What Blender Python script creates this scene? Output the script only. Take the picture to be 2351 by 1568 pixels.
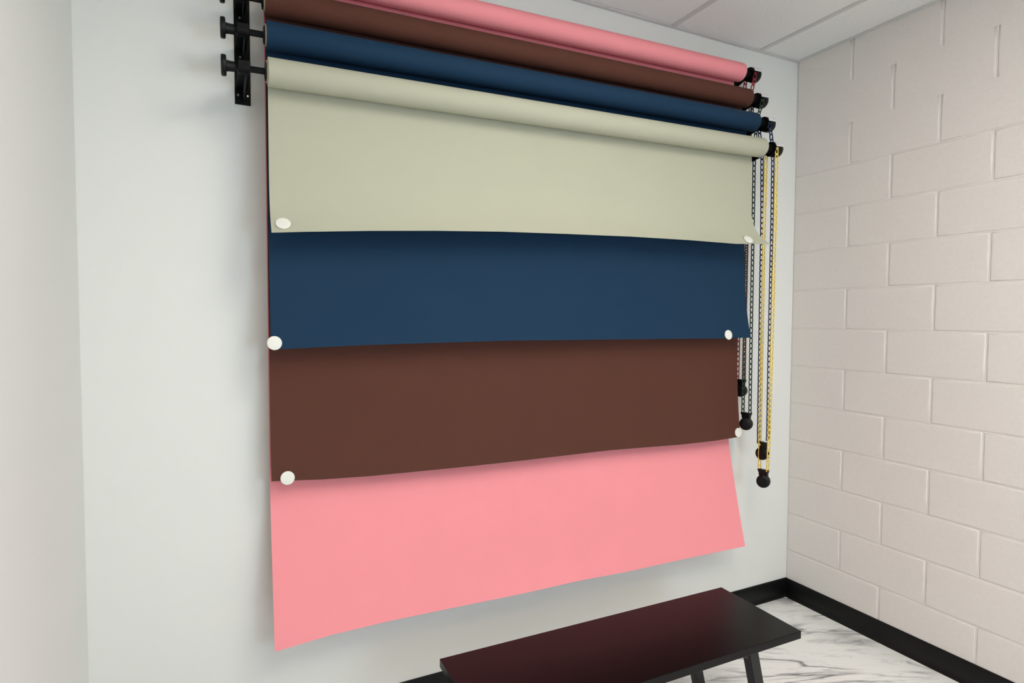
import bpy, bmesh, math, random
from mathutils import Vector, Matrix, noise
random.seed(4)
for o in list(bpy.data.objects): bpy.data.objects.remove(o)
scene = bpy.context.scene
C = scene.collection

# ------------------------------------------------------------------ camera
FPX, YAW, PITCH, ROLL = 1368.36, .45822, -.04121, .00371
CAM = Vector((-2.79572, -2.2345, 1.5336))
_f = Vector((math.sin(YAW)*math.cos(PITCH), math.cos(YAW)*math.cos(PITCH), math.sin(PITCH)))
_r = Vector((math.cos(YAW), -math.sin(YAW), 0)); _u = _r.cross(_f)
_R = _r*math.cos(ROLL) + _u*math.sin(ROLL); _U = _u*math.cos(ROLL) - _r*math.sin(ROLL)
cd = bpy.data.cameras.new('camera'); cam = bpy.data.objects.new('camera', cd); C.objects.link(cam)
cd.sensor_width = 36; cd.lens = FPX/2351*36; cd.clip_start = .02
cam.matrix_world = Matrix(((_R.x, _U.x, -_f.x, CAM.x), (_R.y, _U.y, -_f.y, CAM.y), (_R.z, _U.z, -_f.z, CAM.z), (0, 0, 0, 1)))
scene.camera = cam
def at(px, py, y):                      # survey helper: the point at depth y seen at a photo pixel
    d = _f + _R*((px-1175.5)/FPX) + _U*((784-py)/FPX)
    return CAM + d*((y-CAM.y)/d.y)

# ------------------------------------------------------------------ world, daylight, exposure
W, H, YR = 3.178, 2.8922, -3.3          # room width, ceiling height, rear wall
WX0, WX1, WZ0, WZ1 = -1.95, -1.27, 1.08, 1.80     # the window in the rear wall
w = bpy.data.worlds.new('sky'); scene.world = w; w.use_nodes = True
w.node_tree.nodes['Background'].inputs[0].default_value = (.75, .87, 1, 1)
w.node_tree.nodes['Background'].inputs[1].default_value = 1.0
ld = bpy.data.lights.new('window_daylight', 'AREA'); ld.shape = 'RECTANGLE'
ld.size, ld.size_y = WX1-WX0-.1, WZ1-WZ0-.1
ld.energy = 20; ld.color = (.58, .80, 1.0)
lo = bpy.data.objects.new('window_daylight', ld); C.objects.link(lo)
lo.location = ((WX0+WX1)/2, YR+.02, (WZ0+WZ1)/2); lo.rotation_euler = (math.radians(90), 0, 0)
LAMP = 13.8                             # emission of the ceiling lamps' diffusers
scene.view_settings.view_transform = 'Standard'; scene.view_settings.look = 'None'
scene.view_settings.gamma = 1; scene.view_settings.use_curve_mapping = False
scene.view_settings.exposure = 0.0

# ------------------------------------------------------------------ materials
def lin(c):
    return tuple(((v/255)/12.92 if v/255 <= .04045 else ((v/255+.055)/1.055)**2.4) for v in c) + (1,)
def mat(name, rgb, rough=.6, metal=0, spec=.5, bump=0, bscale=200, detail=2, var=0, vscale=3, noisemap=None, emit=0, sheen=0):
    m = bpy.data.materials.new(name); m.use_nodes = True
    nt = m.node_tree; b = nt.nodes['Principled BSDF']
    col = lin(rgb)
    b.inputs['Base Color'].default_value = col
    b.inputs['Roughness'].default_value = rough; b.inputs['Metallic'].default_value = metal
    b.inputs['Specular IOR Level'].default_value = spec
    tc = nt.nodes.new('ShaderNodeTexCoord')
    if var:
        n = nt.nodes.new('ShaderNodeTexNoise'); n.inputs['Scale'].default_value = vscale; n.inputs['Detail'].default_value = 4
        nt.links.new(tc.outputs['Object'], n.inputs['Vector'])
        rp = nt.nodes.new('ShaderNodeValToRGB')
        rp.color_ramp.elements[0].position = .3; rp.color_ramp.elements[1].position = .7
        rp.color_ramp.elements[0].color = tuple(v*(1-var) for v in col[:3])+(1,)
        rp.color_ramp.elements[1].color = tuple(min(1, v*(1+var)) for v in col[:3])+(1,)
        nt.links.new(n.outputs['Fac'], rp.inputs[0]); nt.links.new(rp.outputs[0], b.inputs['Base Color'])
    if bump:
        n = nt.nodes.new('ShaderNodeTexNoise'); n.inputs['Scale'].default_value = bscale; n.inputs['Detail'].default_value = detail
        nt.links.new(tc.outputs['Object'], n.inputs['Vector'])
        bp = nt.nodes.new('ShaderNodeBump'); bp.inputs['Strength'].default_value = bump; bp.inputs['Distance'].default_value = .002
        nt.links.new(n.outputs['Fac'], bp.inputs['Height']); nt.links.new(bp.outputs[0], b.inputs['Normal'])
    if emit:
        b.inputs['Emission Color'].default_value = (1, .945, .855, 1); b.inputs['Emission Strength'].default_value = emit
    return m
M = dict(
    wall=mat('white_wall_paint', (228, 229, 226), .55, spec=.3, bump=.12, bscale=350),
    block=mat('painted_block', (226, 219, 214), .5, spec=.35, bump=.7, bscale=190, detail=5, var=.015, vscale=60),
    mortar=mat('painted_mortar', (224, 217, 212), .55, spec=.3, bump=.3, bscale=300),
    tile=mat('ceiling_tile', (240, 237, 234), .9, spec=.1, bump=.9, bscale=300, detail=6, var=.2, vscale=260),
    grid=mat('ceiling_grid_enamel', (205, 202, 200), .4, spec=.4),
    rubber=mat('black_rubber', (9, 9, 9), .4, spec=.3, bump=.05),
    steel=mat('black_powder_steel', (5, 5, 6), .5, spec=.15, bump=.1, bscale=500),
    plastic=mat('black_plastic', (6, 6, 6), .42, spec=.25),
    screw=mat('zinc_screw', (200, 200, 198), .3, metal=.9),
    card=mat('cardboard_core', (176, 165, 145), .85, spec=.1),
    white=mat('white_plastic', (228, 228, 220), .45, spec=.4),
    guard=mat('white_guard_plastic', (214, 212, 214), .4, spec=.4),
    pink=mat('pink_paper', (243, 151, 158), .85, spec=.15, bump=.08, bscale=500, var=.01, vscale=8),
    brown=mat('brown_paper', (87, 52, 42), .8, spec=.2, bump=.08, bscale=500, var=.02, vscale=8),
    blue=mat('blue_paper', (22, 51, 77), .8, spec=.2, bump=.08, bscale=500, var=.02, vscale=8),
    ivory=mat('ivory_paper', (180, 180, 161), .85, spec=.15, bump=.08, bscale=500, var=.01, vscale=8),
    c_red=mat('red_chain_plastic', (140, 24, 32), .4), c_green=mat('dark_green_chain_plastic', (16, 48, 30), .4),
    c_blue=mat('blue_chain_plastic', (20, 36, 76), .4), c_yellow=mat('yellow_chain_plastic', (228, 200, 96), .4),
    bench=mat('black_brown_laminate', (6, 5, 5), .27, spec=.19, bump=.05, bscale=120),
    benchleg=mat('bench_leg_steel', (22, 22, 22), .45, spec=.35),
    lamp=mat('lamp_diffuser', (240, 238, 230), .5, emit=LAMP),
    frame=mat('window_frame_paint', (225, 225, 222), .4),
    rear=mat('grey_rear_wall_paint', (205, 205, 202), .6, spec=.3), glass=None, floor=None)
def glass():
    m = bpy.data.materials.new('window_glass'); m.use_nodes = True; b = m.node_tree.nodes['Principled BSDF']
    b.inputs['Transmission Weight'].default_value = 1; b.inputs['Roughness'].default_value = 0; return m
M['glass'] = glass()
def marble():
    m = bpy.data.materials.new('white_marble_floor'); m.use_nodes = True; nt = m.node_tree; b = nt.nodes['Principled BSDF']
    L = nt.links.new; N = nt.nodes.new
    tc = N('ShaderNodeTexCoord'); mp = N('ShaderNodeMapping'); mp.inputs['Rotation'].default_value = (0, 0, math.radians(27))
    L(tc.outputs['Object'], mp.inputs[0])
    st = N('ShaderNodeMapping'); st.inputs['Scale'].default_value = (1.0, 5.5, 1); L(mp.outputs[0], st.inputs[0])
    def ridge(scale, seed, w0, w1, det=5, dist=.6):
        off = N('ShaderNodeMapping'); off.inputs['Location'].default_value = (seed, seed*1.7, 0); L(st.outputs[0], off.inputs[0])
        n = N('ShaderNodeTexNoise'); n.inputs['Scale'].default_value = scale; n.inputs['Detail'].default_value = det
        n.inputs['Distortion'].default_value = dist; L(off.outputs[0], n.inputs['Vector'])
        a = N('ShaderNodeMath'); a.operation = 'SUBTRACT'; a.inputs[1].default_value = .5; L(n.outputs['Fac'], a.inputs[0])
        c = N('ShaderNodeMath'); c.operation = 'ABSOLUTE'; L(a.outputs[0], c.inputs[0])
        r = N('ShaderNodeMapRange'); r.inputs['From Min'].default_value = w0; r.inputs['From Max'].default_value = w1
        r.inputs['To Min'].default_value = 1; r.inputs['To Max'].default_value = 0; L(c.outputs[0], r.inputs['Value'])
        return r.outputs[0]
    v1 = ridge(1.35, 3.1, .0, .045, 5, .8); v2 = ridge(3.2, 9.4, .0, .02)
    mask = N('ShaderNodeTexNoise'); mask.inputs['Scale'].default_value = 1.6; mask.inputs['Detail'].default_value = 3; L(st.outputs[0], mask.inputs['Vector'])
    mr = N('ShaderNodeMapRange'); mr.inputs['From Min'].default_value = .42; mr.inputs['From Max'].default_value = .62; L(mask.outputs['Fac'], mr.inputs['Value'])
    mu = N('ShaderNodeMath'); mu.operation = 'MULTIPLY'; L(v1, mu.inputs[0]); L(mr.outputs[0], mu.inputs[1])
    m2 = N('ShaderNodeMath'); m2.operation = 'MULTIPLY'; L(v2, m2.inputs[0]); m2.inputs[1].default_value = .2
    ad = N('ShaderNodeMath'); ad.operation = 'MAXIMUM'; L(mu.outputs[0], ad.inputs[0]); L(m2.outputs[0], ad.inputs[1])
    mx = N('ShaderNodeMixRGB'); L(ad.outputs[0], mx.inputs[0]); mx.inputs[1].default_value = lin((240, 240, 237)); mx.inputs[2].default_value = lin((112, 110, 112))
    L(mx.outputs[0], b.inputs['Base Color']); b.inputs['Roughness'].default_value = .32; b.inputs['Specular IOR Level'].default_value = .4
    return m
M['floor'] = marble()

# ------------------------------------------------------------------ helpers
def link(name, me, m=None, parent=None, smooth=False):
    o = bpy.data.objects.new(name, me); C.objects.link(o)
    if m is not None and not me.materials: me.materials.append(m)
    if parent is not None: o.parent = parent
    if smooth:
        for p in me.polygons: p.use_smooth = True
    return o
def obj(name, bm, m, parent=None, smooth=False, sharp=None):
    me = bpy.data.meshes.new(name)
    bmesh.ops.recalc_face_normals(bm, faces=bm.faces)
    bm.to_mesh(me); bm.free()
    o = link(name, me, m, parent, smooth or sharp is not None)
    if sharp is not None: me.set_sharp_from_angle(angle=math.radians(sharp))
    return o
def tag(o, label, cat, group=None):
    o['label'] = label; o['category'] = cat
    if group: o['group'] = group
    return o
def struct(o): o['kind'] = 'structure'; return o
def thing(name, label, cat, loc=(0, 0, 0), group=None):
    o = bpy.data.objects.new(name, None); C.objects.link(o); o.location = loc; o.empty_display_size = .05
    return tag(o, label, cat, group)
def box(bm, a, b, bevel=0, seg=2):
    r = bmesh.ops.create_cube(bm, size=1)
    a, b = Vector(a), Vector(b); c = (a+b)/2; s = b-a
    for v in r['verts']: v.co = Vector((v.co.x*s.x, v.co.y*s.y, v.co.z*s.z)) + c
    if bevel:
        es = list({e for v in r['verts'] for e in v.link_edges})
        bmesh.ops.bevel(bm, geom=es, offset=bevel, segments=seg, affect='EDGES', profile=.5)
    return bm
def nbox(a, b, bevel=0, seg=2): return box(bmesh.new(), a, b, bevel, seg)
def prism(bm, pts, axis, d0, d1):          # closed outline (2D) extruded along an axis
    idx = {'x': (1, 2, 0), 'y': (0, 2, 1), 'z': (0, 1, 2)}[axis]
    def mk(p, d):
        v = [0, 0, 0]; v[idx[0]] = p[0]; v[idx[1]] = p[1]; v[idx[2]] = d; return bm.verts.new(v)
    A = [mk(p, d0) for p in pts]; B = [mk(p, d1) for p in pts]; n = len(pts)
    bm.faces.new(A); bm.faces.new(B[::-1])
    for i in range(n): bm.faces.new((A[i], B[i], B[(i+1) % n], A[(i+1) % n]))
    return bm
def lathe_x(bm, prof, n=40, c=(0, 0, 0), closed=True):     # profile (x, r) turned about the x axis
    rings = []
    for x, r in prof:
        rings.append([bm.verts.new((c[0]+x, c[1]+r*math.cos(2*math.pi*k/n), c[2]+r*math.sin(2*math.pi*k/n))) for k in range(n)])
    for a, b in zip(rings, rings[1:]):
        for k in range(n): bm.faces.new((a[k], a[(k+1) % n], b[(k+1) % n], b[k]))
    if closed: bm.faces.new(rings[0]); bm.faces.new(rings[-1][::-1])
    return bm
def bar(bm, a, b, sx, sy):                 # rectangular bar between two points, ends cut level
    vs = []
    for p in (a, b):
        vs.append([bm.verts.new((p[0]+dx*sx/2, p[1]+dy*sy/2, p[2])) for dx, dy in ((-1, -1), (1, -1), (1, 1), (-1, 1))])
    bm.faces.new(vs[0]); bm.faces.new(vs[1][::-1])
    for i in range(4): bm.faces.new((vs[0][i], vs[0][(i+1) % 4], vs[1][(i+1) % 4], vs[1][i]))
    return bm

# ------------------------------------------------------------------ the room
struct(obj('floor', nbox((-W-.1, YR-.1, -.06), (.1, .1, 0)), M['floor']))
struct(obj('wall_back', nbox((-W-.1, 0, 0), (.1, .1, H+.12)), M['wall']))
struct(obj('wall_left', nbox((-W-.1, YR, 0), (-W, 0, H+.12)), M['wall']))
bm = bmesh.new()
box(bm, (-W-.1, YR-.1, 0), (WX0, YR, H+.12)); box(bm, (WX1, YR-.1, 0), (.1, YR, H+.12))
box(bm, (WX0, YR-.1, 0), (WX1, YR, WZ0)); box(bm, (WX0, YR-.1, WZ1), (WX1, YR, H+.12))
struct(obj('wall_rear', bm, M['rear']))
# window
bm = bmesh.new(); t = .05
box(bm, (WX0, YR-.09, WZ0), (WX0+t, YR-.03, WZ1)); box(bm, (WX1-t, YR-.09, WZ0), (WX1, YR-.03, WZ1))
box(bm, (WX0+t, YR-.09, WZ0), (WX1-t, YR-.03, WZ0+t)); box(bm, (WX0+t, YR-.09, WZ1-t), (WX1-t, YR-.03, WZ1))
wd = struct(obj('window_1', bm, M['frame']))
obj('pane', nbox((WX0+t, YR-.065, WZ0+t), (WX1-t, YR-.059, WZ1-t)), M['glass'], wd)

# block wall: each painted block a piece, joints tooled back
wr = struct(obj('wall_right', nbox((.0019, YR, 0), (.12, 0, H+.12)), M['mortar']))
S, Z0, A0 = .2032, 1.8838, .3092
JG = .0035
cache = {}
def block_mesh(wd_, ht, v, ft=1, fb=1):
    key = (round(wd_, 4), round(ht, 4), v, ft, fb)
    if key in cache: return cache[key]
    bm = bmesh.new(); rnd = random.Random(hash(key))
    def jit(): return rnd.uniform(-.0012, .0012)
    prof = [(.02, 0, 0), (.0017, 0, 0), (.0003, .0036, 1), (0, .008, 1)]   # depth, inset
    loops = []
    def ring(inset, j):
        pts = []
        x0, x1, z0, z1 = inset, wd_-inset, inset*fb, ht-inset*ft
        for i in range(6): pts.append((x0+(x1-x0)*i/6, z0+(jit()*fb if j else 0)))
        for i in range(3): pts.append((x1+(jit() if j else 0), z0+(z1-z0)*i/3))
        for i in range(6): pts.append((x1-(x1-x0)*i/6, z1+(jit()*ft if j else 0)))
        for i in range(3): pts.append((x0+(jit() if j else 0), z1-(z1-z0)*i/3))
        return pts
    for d, ins, j in prof:
        loops.append([bm.verts.new((d, -p[0], p[1])) for p in ring(ins, j)])
    n = len(loops[0])
    for a, b in zip(loops, loops[1:]):
        for i in range(n): bm.faces.new((a[i], a[(i+1) % n], b[(i+1) % n], b[i]))
    bm.faces.new(loops[-1])
    bmesh.ops.recalc_face_normals(bm, faces=bm.faces)
    me = bpy.data.meshes.new('block'); bm.to_mesh(me); bm.free(); me.materials.append(M['block'])
    for p in me.polygons[:-1]: p.use_smooth = True
    cache[key] = me; return me
for i in range(-5, 10):
    ztop = min(Z0-S*i, H+.05); zbot = max(Z0-S*(i+1), .0)
    if ztop-zbot < .03: continue
    ks = [A0+S*k for k in range(0, 16) if (k % 2 == 1) == (i % 2 == 0)]
    edges = [0.0]+[k for k in ks if .02 < k < -YR-.02]+[-YR]
    for a, b in zip(edges, edges[1:]):
        ft, fb = (0, 0 if i <= -4 else 1) if i <= -3 else (1, 1)
        me = block_mesh(b-a-2*JG, ztop-zbot-JG*(ft+fb), random.randrange(4), ft, fb)
        o = bpy.data.objects.new('block', me); C.objects.link(o); o.parent = wr
        o.location = (0, -(a+JG), zbot+JG*fb)

# ceiling: grid and lay-in tiles
cl = struct(obj('ceiling', nbox((-W-.1, YR-.1, H+.05), (.1, .1, H+.12)), M['tile']))
XS = [0, -.297, -.868, -1.439, -2.010, -2.581, -W]; YS = [0, -1.25, -2.3, YR]
GB = .024
lampcells = []
for i in range(len(XS)-1):
    for j in range(len(YS)-1):
        x1, x0 = XS[i], XS[i+1]; y1, y0 = YS[j], YS[j+1]
        if (i, j) in ((3, 1), (4, 2), (1, 2)): lampcells.append((x0, x1, y0, y1)); continue  # one middle lamp, plus two rear lamps added as fill
        obj('ceiling_tile', nbox((x0+.004, y0+.004, H+.004), (x1-.004, y1-.004, H+.022), .002, 1), M['tile'], cl)
for x in XS[1:-1]: obj('grid_bar', nbox((x-GB/2, YR, H-.001), (x+GB/2, 0, H+.0038)), M['grid'], cl)
for y in YS[1:-1]:
    for x1, x0 in zip(XS, XS[1:]): obj('cross_bar', nbox((x0+GB/2, y-GB/2, H-.001), (x1-GB/2, y+GB/2, H+.0038)), M['grid'], cl)
obj('wall_angle', nbox((-W, -.02, H-.0015), (0, -.0005, H+.003)), M['grid'], cl)
obj('wall_angle', nbox((-.02, YR, H-.0015), (-.0005, -.02, H+.003)), M['grid'], cl)
obj('wall_angle', nbox((-W, YR, H-.0015), (-W+.02, -.02, H+.003)), M['grid'], cl)
def ceiling_light(cell, label):
    x0, x1, y0, y1 = cell
    lt = thing('ceiling_light', label, 'ceiling light', ((x0+x1)/2, (y0+y1)/2, H+.004), 'recessed ceiling lights')
    bm = bmesh.new(); hx, hy = (x1-x0)/2-.006, (y1-y0)/2-.006
    for a, b in (((-hx, -hy), (-hx+.03, hy)), ((hx-.03, -hy), (hx, hy)), ((-hx+.03, -hy), (hx-.03, -hy+.03)), ((-hx+.03, hy-.03), (hx-.03, hy))):
        box(bm, (a[0], a[1], 0), (b[0], b[1], .03))
    obj('frame', bm, M['grid'], lt)
    obj('diffuser', nbox((-hx+.03, -hy+.03, .004), (hx-.03, hy-.03, .010)), M['lamp'], lt)
lampcells.sort()
ceiling_light(lampcells[0], 'recessed ceiling panel added as fill light in the rear corner beside the plain left wall')  # added out of view to light the floor more evenly
ceiling_light(lampcells[1], 'recessed ceiling light panel in the middle of the room, nearest the backdrops')
ceiling_light(lampcells[2], 'recessed ceiling panel added as fill light at the rear of the room beside the block wall')  # added out of view to brighten the lower right side

# rubber cove base
BP = [(0, 0), (.016, 0), (.0155, .004), (.010, .010), (.007, .018), (.006, .03), (.006, .097), (.004, .101), (0, .101)]
def cove(name, a, b, nrm):
    bm = bmesh.new(); rings = []
    for p in (a, b): rings.append([bm.verts.new((p[0]+nrm[0]*d, p[1]+nrm[1]*d, z)) for d, z in BP])
    n = len(BP)
    for i in range(n): bm.faces.new((rings[0][i], rings[0][(i+1) % n], rings[1][(i+1) % n], rings[1][i]))
    bm.faces.new(rings[0]); bm.faces.new(rings[1][::-1])
    return struct(obj(name, bm, M['rubber'], sharp=40))
cove('baseboard_back', (-W, 0), (-.002, 0), (0, -1))
cove('baseboard_right', (0, -.002), (0, YR), (-1, 0))
cove('baseboard_left', (-W, -.002), (-W, YR), (1, 0))

# ------------------------------------------------------------------ the backdrop rolls
XL, XR = -2.647, -.512
RO = .0432
COL = ['pink', 'brown', 'blue', 'ivory']
YC = {'pink': -.092, 'brown': -.137, 'blue': -.182, 'ivory': -.227}
ZL = {'pink': 2.674, 'brown': 2.540, 'blue': 2.413, 'ivory': 2.284}
ZR = {'pink': 2.717, 'brown': 2.579, 'blue': 2.453, 'ivory': 2.324}
TILT = {c: math.atan2(ZR[c]-ZL[c], XR-XL) for c in COL}
def zc(c, x): return ZL[c]+(ZR[c]-ZL[c])*(x-XL)/(XR-XL)
# bottom edges read off the photo, with how far the bottom of the sheet stands forward
FL = {'pink': (.125, .55, 1.15), 'brown': (.028, .5, 2.5), 'blue': (.040, .55, 2.5), 'ivory': (.075, .24, 3.0)}
EDGE = {'pink': [(632, 1497), (760, 1459), (900, 1425), (1050, 1393), (1200, 1362), (1330, 1333), (1450, 1311), (1580, 1282), (1710, 1254)],
        'brown': [(630, 1105), (740, 1101), (850, 1093), (960, 1082), (1060, 1072), (1200, 1057), (1400, 1034), (1560, 1021), (1640, 1012), (1695, 1003)],
        'blue': [(622, 803), (740, 797), (850, 792), (1000, 787), (1170, 782), (1350, 780), (1550, 778), (1650, 777), (1722, 775)],
        'ivory': [(625, 534), (700, 532), (850, 530), (1000, 530), (1150, 532), (1300, 537), (1450, 543), (1580, 551), (1690, 560), (1727, 560)]}
def yb(c): return YC[c]+RO+.0012
BOT = {}
for c in COL:
    BOT[c] = [at(px, py, yb(c)-FL[c][0]) for px, py in EDGE[c]]
def zbot(c, x):
    P = BOT[c]
    if x <= P[0].x: return P[0].z
    for a, b in zip(P, P[1:]):
        if x <= b.x:
            t = (x-a.x)/(b.x-a.x); return a.z+(b.z-a.z)*t
    return P[-1].z
SXR = {'pink': -.508, 'brown': -.499, 'blue': -.514, 'ivory': -.526}
def sheet_y(c, x, z):
    fl, h, p = FL[c]
    s = max(0, (zbot(c, x)+h-z)/h)
    y = yb(c)-fl*s**p
    u = (x-XL)/(SXR[c]-XL)
    if c == 'ivory':                        # lower right corner curls forward and out
        y -= .02*max(0, (u-.93)/.07)**2*max(0, min(1.1, s))**3
    if c == 'blue': y -= .010*max(0, (u-.96)/.04)**2*s**6
    y -= .0025*math.sin(u*9+len(c))*min(1, s)**2
    return y
def sheet(c, parent):
    nx, nz = 90, 70; bm = bmesh.new(); g = []
    for i in range(nx+1):
        u = i/nx; x = XL+.003+(SXR[c]-XL-.003)*u; row = []
        for k in range(nz+1):
            v = k/nz; zt = zc(c, x); zb = zbot(c, x)
            z = zt+(zb-zt)*v
            xx = x
            if c == 'ivory': xx += .030*max(0, (u-.94)/.06)**2*max(0, (v-.80)/.20)**3
            row.append(bm.verts.new((xx, sheet_y(c, x, z), z)))
        g.append(row)
    TH = .0007
    gb = [[bm.verts.new(v.co+Vector((0, TH, 0))) for v in row] for row in g]
    for i in range(nx):
        for k in range(nz):
            for q, flip in ((g, 0), (gb, 1)):
                f = (q[i][k], q[i+1][k], q[i+1][k+1], q[i][k+1]); fc = bm.faces.new(f[::-1] if not flip else f); fc.smooth = True
    rim = [(i, 0) for i in range(nx)]+[(nx, k) for k in range(nz)]+[(i, nz) for i in range(nx, 0, -1)]+[(0, k) for k in range(nz, 0, -1)]
    for (i, k), (i2, k2) in zip(rim, rim[1:]+rim[:1]):
        bm.faces.new((g[i][k], g[i2][k2], gb[i2][k2], gb[i][k]))
    bmesh.ops.recalc_face_normals(bm, faces=bm.faces)
    return obj('hanging_sheet', bm, M[c], parent, sharp=40)
LAB = {'pink': 'topmost roll of pink backdrop paper with the longest sheet hanging nearly to the bench',
       'brown': 'roll of dark brown backdrop paper hanging between the pink and blue sheets',
       'blue': 'roll of navy blue backdrop paper hanging between the ivory and brown sheets',
       'ivory': 'lowest roll of ivory backdrop paper with the shortest sheet in front'}
WX = -.447                                  # plane of the chain wheels
def place(o, c):                            # part built about the roll axis, laid along the roll
    o.location = (XL, YC[c], ZL[c]); o.rotation_euler = (0, -TILT[c], 0)
LEN = (XR-XL)
for c in COL:
    t = thing('backdrop_paper_roll', LAB[c], 'paper roll', (0, 0, 0), 'backdrop paper rolls on the wall hooks')
    bm = bmesh.new()
    lathe_x(bm, [(.0, RO-.002), (0, RO-.0005), (.001, RO), (LEN-.006, RO), (LEN-.002, RO-.001), (LEN, RO-.004)], 64)
    place(obj('roll', bm, M[c], t, sharp=35), c)
    bm = bmesh.new(); lathe_x(bm, [(-.004, .029), (-.004, .033), (LEN+.004, .033), (LEN+.004, .029)], 40)
    place(obj('cardboard_core', bm, M['card'], t, sharp=35), c)
    sheet(c, t)
    # plain end: plug, axle and T knob
    bm = bmesh.new(); lathe_x(bm, [(-.009, .020), (-.0075, .0275), (-.0042, .0275), (-.0042, .02)], 32)
    place(obj('end_plug', bm, M['plastic'], t, sharp=35), c)
    bm = bmesh.new(); lathe_x(bm, [(-.0919, .0096), (-.0092, .0096)], 6)
    place(obj('axle', bm, M['steel'], t, sharp=30), c)
    bm = bmesh.new()
    lathe_x(bm, [(-.130, .026), (-.1285, .0302), (-.1255, .031), (-.119, .031), (-.116, .0295), (-.115, .027), (-.1148, .0165), (-.105, .0152), (-.092, .0148), (-.092, .009)], 32)
    place(obj('knob', bm, M['plastic'], t, sharp=40), c)
    # chain end: axle, toothed wheel with flanges, white guard, domed cap
    e = LEN
    bm = bmesh.new(); lathe_x(bm, [(e+.0042, .0088), (e+.0535, .0088)], 6)
    place(obj('axle', bm, M['steel'], t, sharp=30), c)
    wc = WX-XR
    wh = bpy.data.objects
    bm = bmesh.new()
    lathe_x(bm, [(e+wc-.0112, .012), (e+wc-.0112, .033), (e+wc-.0085, .034), (e+wc-.0085, .022), (e+wc+.0085, .022), (e+wc+.0085, .030), (e+wc+.012, .034),
                 (e+wc+.030, .035), (e+wc+.040, .0325), (e+wc+.048, .025), (e+wc+.051, .012)], 40)
    wheel = obj('chain_wheel', bm, M['plastic'], t, sharp=40); place(wheel, c)
    bm = bmesh.new()
    for k in range(10):
        a = 2*math.pi*k/10
        q = bmesh.ops.create_cube(bm, size=1)['verts']
        for v in q:
            p = Vector((v.co.x*.007, v.co.y*.008, .0235+v.co.z*.007))
            p = Matrix.Rotation(a, 3, 'X') @ p; v.co = p+Vector((e+wc, 0, 0))
    tt = obj('wheel_teeth', bm, M['plastic'], wheel)
    # guard: arched strip over the top
    bm = bmesh.new(); n = 14; RG = .0400
    ring = []
    for k in range(n+1):
        a = math.radians(8+33*k/n)
        ring.append([bm.verts.new((x_, -r_*math.cos(math.pi-a)*-1, r_*math.sin(a))) for x_, r_ in ((e+wc-.0125, RG-.002), (e+wc-.0125, RG), (e+wc+.036, RG), (e+wc+.036, RG-.002))])
    for a, b in zip(ring, ring[1:]):
        for k in range(4): bm.faces.new((a[k], a[(k+1) % 4], b[(k+1) % 4], b[k]))
    bm.faces.new(ring[0]); bm.faces.new(ring[-1][::-1])
    place(obj('chain_guard', bm, M['guard'], t, sharp=35), c)

# ------------------------------------------------------------------ wall brackets with four hooks each
def bracket(label, xc, half, zref, zlow, ztop, hx0, hx1, drop):
    t = thing('hook_bracket', label, 'bracket', (xc, 0, zlow), 'wall brackets holding the paper rolls')
    obj('base_plate', nbox((-half, -.005, 0), (half, 0, ztop-zlow), .001, 1), M['steel'], t)
    for c in COL:
        y, z = YC[c], zref(c)-zlow
        th = .004
        # bent strip: out from the plate, down into a cradle under the axle and up at the lip
        out = [(-.0045, z+.016), (y+.020, z+.014)]
        for k in range(9):
            a = math.pi*k/8
            out.append((y+.0135*math.cos(a), z-.0135*math.sin(a)))
        out += [(y-.0135, z+.017)]
        inn = [(y-.0178, z+.017)]
        for k in range(9):
            a = math.pi-math.pi*k/8
            inn.append((y+.0178*math.cos(a), z-.0178*math.sin(a)))
        inn += [(y+.023, z+.010), (-.0045, z+.012)]
        bm = bmesh.new(); prism(bm, out+inn, 'x', hx0, hx1)
        h = obj('hook', bm, M['steel'], t)
        # web under the strip, running down to the plate
        bm = bmesh.new()
        prism(bm, [(-.0045, z+.012), (y+.021, z+.0095), (y+.015, z-.012), (y+.006, z-.0176-drop*.3), (-.0045, z-.028-drop)], 'x', .001, .005)
        obj('web', bm, M['steel'], h)
    sc = []
    for c in COL[1:]: sc += [(-.006, zref(c)-zlow+.117)]
    sc += [(-half*.58, .030), (half*.62, .030), (-half*.58, ztop-zlow-.03), (half*.62, ztop-zlow-.03)]
    for x, z in sc:
        bm = bmesh.new()
        bmesh.ops.create_cone(bm, cap_ends=True, segments=14, radius1=.0042, radius2=.0028, depth=.003, matrix=Matrix.Translation((x, -.0064, z)) @ Matrix.Rotation(math.radians(90), 4, 'X'))
        obj('screw', bm, M['screw'], t)
    return t
bracket('black steel hook bracket on the white wall holding the knob ends of the rolls', -2.7095, .0243, lambda c: zc(c, -2.709), 2.244, 2.80, -.020, .013, 0)
bracket('black steel hook bracket beside the pull chains, mostly hidden behind the paper', -.478, .0195, lambda c: zc(c, -.478), 2.285, 2.752, -.0195, .0192, .03)

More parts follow.
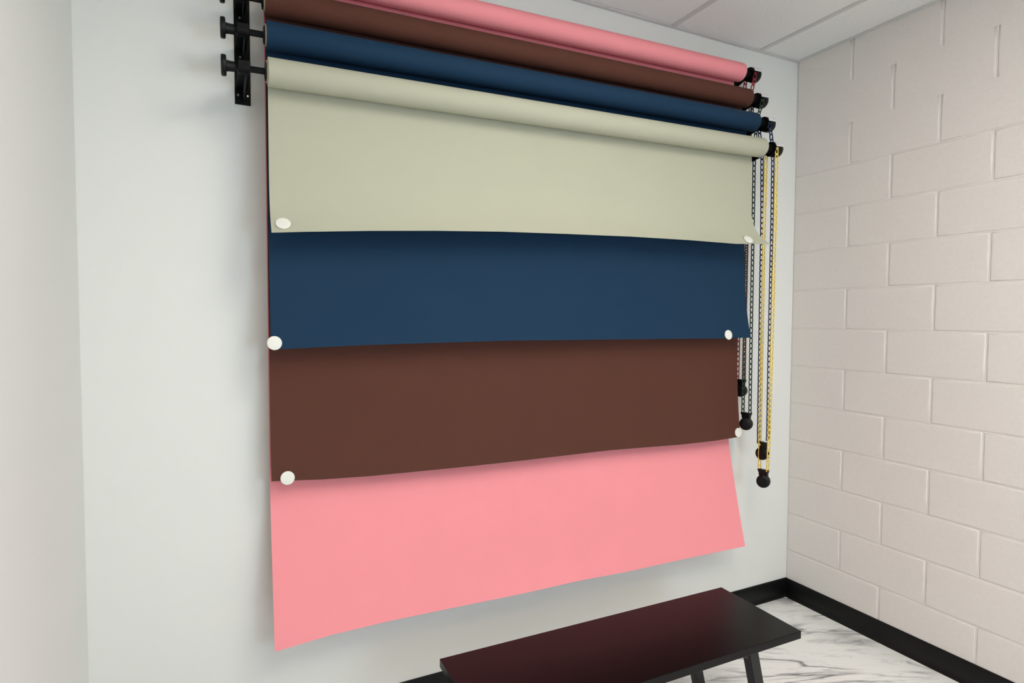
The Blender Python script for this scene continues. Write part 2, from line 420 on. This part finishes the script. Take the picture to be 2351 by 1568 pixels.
# ------------------------------------------------------------------ pull chains: ladder links, one object each, and a weight on each loop
PIT = .0254
def link_mesh(m):
    bm = bmesh.new(); hw, hl, tw, th = .0100, .01262, .0040, .0032
    def rr(a, b, r, n=3):
        pts = []
        for sx, sy, a0 in ((1, 1, 0), (-1, 1, 90), (-1, -1, 180), (1, -1, 270)):
            for k in range(n):
                an = math.radians(a0+90*k/(n-1)); pts.append((sx*(a-r)+r*math.cos(an), sy*(b-r)+r*math.sin(an)))
        return pts
    o_, i_ = rr(hw, hl, .0032), rr(hw-tw, hl-.0042, .0012)
    n = len(o_); V = []
    for d in (-th/2, th/2):
        V.append(([bm.verts.new((p[0], d, p[1])) for p in o_], [bm.verts.new((p[0], d, p[1])) for p in i_]))
    for k in range(n):
        j = (k+1) % n
        bm.faces.new((V[0][0][k], V[0][0][j], V[0][1][j], V[0][1][k])); bm.faces.new((V[1][0][k], V[1][1][k], V[1][1][j], V[1][0][j]))
        bm.faces.new((V[0][0][k], V[1][0][k], V[1][0][j], V[0][0][j])); bm.faces.new((V[0][1][k], V[0][1][j], V[1][1][j], V[1][1][k]))
    bmesh.ops.recalc_face_normals(bm, faces=bm.faces)
    me = bpy.data.meshes.new('link'); bm.to_mesh(me); bm.free(); me.materials.append(m); return me
def arc(c, r=.0285, a0=0, a1=180, n=12):   # over the wheel, from the front to the back
    out = []
    for k in range(n+1):
        a = math.radians(a0+(a1-a0)*k/n); out.append(Vector((WX, YC[c]-r*math.cos(a), ZR[c]+.001+r*math.sin(a))))
    return out
def resample(P, step):
    out = []; acc = 0.0; need = 0.0
    for a, b in zip(P, P[1:]):
        L = (b-a).length
        while need <= acc+L:
            t = (need-acc)/L; out.append((a.lerp(b, t), (b-a).normalized())); need += step
        acc += L
    return out
CH = {  # front strand (top to bottom), back strand (bottom to top): x, y, z
    'ivory': ('c_yellow', [(WX, -.2565, 2.25), (WX, -.2555, 2.00), (WX, -.252, 1.389), (WX, -.2475, .95), (WX, -.244, .805)],
              [(WX, -.196, .805), (WX, -.195, .97), (WX, -.194, 1.386), (WX, -.193, 2.01), (WX, -.196, 2.28)]),
    'blue': ('c_blue', [(-.436, -.2100, 2.41), (-.397, -.190, 2.345), (-.391, -.188, 2.27), (-.399, -.197, 2.0), (-.424, -.218, 1.388), (-.432, -.227, .97), (-.433, -.226, .935)],
             [(-.437, -.178, .935), (-.437, -.177, 1.0), (-.439, -.176, 1.385), (-.442, -.175, 2.01), (-.443, -.169, 2.30), (WX, -.1545, 2.42)]),
    'brown': ('c_green', [(WX, -.160, 2.545), (WX, -.145, 2.507), (WX, -.132, 2.43), (WX, -.126, 2.276), (WX, -.127, 2.02), (WX, -.129, 1.383), (WX, -.131, 1.065)],
              [(WX, -.087, 1.065), (WX, -.087, 1.381), (WX, -.088, 1.813), (WX, -.095, 2.40), (WX, -.107, 2.55)]),
    'pink': ('c_red', [(WX, -.118, 2.690), (WX, -.104, 2.643), (-.440, -.090, 2.56), (-.434, -.080, 2.30), (-.434, -.078, 1.381), (-.437, -.082, 1.225)],
             [(-.437, -.040, 1.225), (WX, -.050, 1.379), (WX, -.050, 2.2), (WX, -.052, 2.60), (WX, -.062, 2.69)])}
CHL = {'ivory': ('yellow ladder-link pull chain looped over the lowest roll', 'frontmost black pendant weight at the foot of the yellow pull chain'),
       'blue': ('blue ladder-link pull chain looped over the navy paper roll', 'black pendant weight on the blue chain, just above the frontmost weight'),
       'brown': ('dark green ladder-link pull chain looped over the brown paper roll', 'black pendant weight on the dark green chain beside the brown sheet'),
       'pink': ('red ladder-link pull chain of the topmost roll, mostly hidden behind sheets', 'highest black pendant weight half hidden behind the brown sheet edge')}
for c in COL[::-1]:
    mname, fr, bk = CH[c]
    me = link_mesh(M[mname])
    t = thing('pull_chain', CHL[c][0], 'chain', (WX, YC[c], ZR[c]), 'pull chains of the backdrop rolls')
    path = [Vector(p) for p in bk] + arc(c)[::-1] + [Vector(p) for p in fr]
    base = Vector(t.location)
    for p, d in resample(path, PIT):
        o = bpy.data.objects.new('link', me); C.objects.link(o); o.parent = t
        xax = Vector((1, 0, 0)); zax = d; yax = zax.cross(xax).normalized(); xax = yax.cross(zax)
        o.matrix_local = Matrix.Translation(p-base) @ Matrix((xax, yax, zax)).transposed().to_4x4()
    # weight
    a, b = Vector(fr[-1]), Vector(bk[0]); m = (a+b)/2
    zt = m.z-.002; R0 = .0315; zc_ = zt-.056
    wt = thing('chain_weight', CHL[c][1], 'weight', (m.x, m.y, zc_), 'weights on the pull chains')
    bm = bmesh.new(); prof = [(-.019, .012), (-.0185, .024), (-.014, .030), (-.006, R0), (.006, R0), (.014, .030), (.0185, .024), (.019, .012)]
    lathe_x(bm, prof, 36)
    bob = obj('bob', bm, M['plastic'], wt, sharp=40)
    bm = bmesh.new()
    prism(bm, [(-.027, .0565), (.027, .0565), (.0255, .050), (.0205, .040), (.0195, .026), (-.0195, .026), (-.0205, .040), (-.0255, .050)], 'x', -.011, .011)
    nk = obj('neck', bm, M['plastic'], wt)
    md = nk.modifiers.new('bevel', 'BEVEL'); md.width = .0025; md.segments = 2
    wt.rotation_euler = (0, 0, math.radians({'ivory': 14, 'blue': -6, 'brown': 12, 'pink': 4}[c])); bob.rotation_euler = (0, 0, math.radians(18))

# ------------------------------------------------------------------ round white clips at the sheet corners
def clip(c, px, py, label, tilt_extra=None, push=0):
    y = yb(c)-FL[c][0]
    for _ in range(40):
        p = at(px, py, y); y = sheet_y(c, min(p.x, SXR[c]), p.z)
    p = at(px, py, y)
    e = .006; x_ = min(p.x, SXR[c]-.001)
    dz = (sheet_y(c, x_, p.z+e)-sheet_y(c, x_, p.z-e))/(2*e); dx = (sheet_y(c, x_, p.z)-sheet_y(c, x_-e, p.z))/e
    nrm = Vector((dx, -1, dz)).normalized()
    if tilt_extra: nrm = (nrm+Vector(tilt_extra)).normalized()
    bm = bmesh.new(); lathe_x(bm, [(0, .0205), (.001, .0222), (.0034, .0228), (.0046, .0222), (.0052, .0205), (.0054, .010)], 36)
    o = tag(obj('paper_clip', bm, M['white'], sharp=40), label, 'clip', 'round white clips on the sheet corners')
    o.location = p+nrm*.0009
    o.rotation_mode = 'QUATERNION'; o.rotation_quaternion = nrm.to_track_quat('X', 'Z')
clip('ivory', 650, 515, 'round white clip on the lower left corner of the ivory sheet, by the bracket side')
clip('ivory', 1717, 551, 'round white clip on the curled corner of the ivory sheet beside the chains')
clip('blue', 630, 788, 'round white clip overhanging the left edge of the navy blue sheet')
clip('blue', 1671, 769, 'round white clip on the navy blue sheet near the pull chains')
clip('brown', 660, 1097, 'round white clip on the brown sheet bottom edge, at its left corner')
clip('brown', 1694, 993, 'round white clip at the brown sheet corner below the green chain weight')

# ------------------------------------------------------------------ bench
bn = thing('bench', 'low black-brown bench with a slab top and splayed legs under the sheets', 'bench', (-1.59, -.672, 0))
bn.rotation_euler = (0, 0, math.radians(-.8))
BW, BD, BZ = .594, .1855, .45
obj('seat_board', nbox((-BW, -BD, BZ-.027), (BW, BD, BZ), .0015, 2), M['bench'], bn)
for sx in (1, -1):
    for sy in (1, -1):
        yy = sy*(BD-.026)
        bm = bmesh.new(); bar(bm, (sx*(BW+.105-.215), yy, 0), (sx*(BW-.215), yy, BZ-.027), .036, .036)
        obj('leg', bm, M['benchleg'], bn)
    obj('leg_rail', nbox((sx*(BW-.226)-.018, -BD+.046, BZ-.062), (sx*(BW-.226)+.018, BD-.046, BZ-.0275), .001, 1), M['benchleg'], bn)
    for sy in (1, -1):
        bm = bmesh.new(); x_ = sx*(BW-.235); d = -sx
        prism(bm, [(x_, BZ-.0275), (x_+d*.032, BZ-.0275), (x_+d*.026, BZ-.037), (x_, BZ-.050)], 'y', sy*(BD-.026)-.012, sy*(BD-.026)+.012)
        obj('corner_gusset', bm, M['benchleg'], bn)
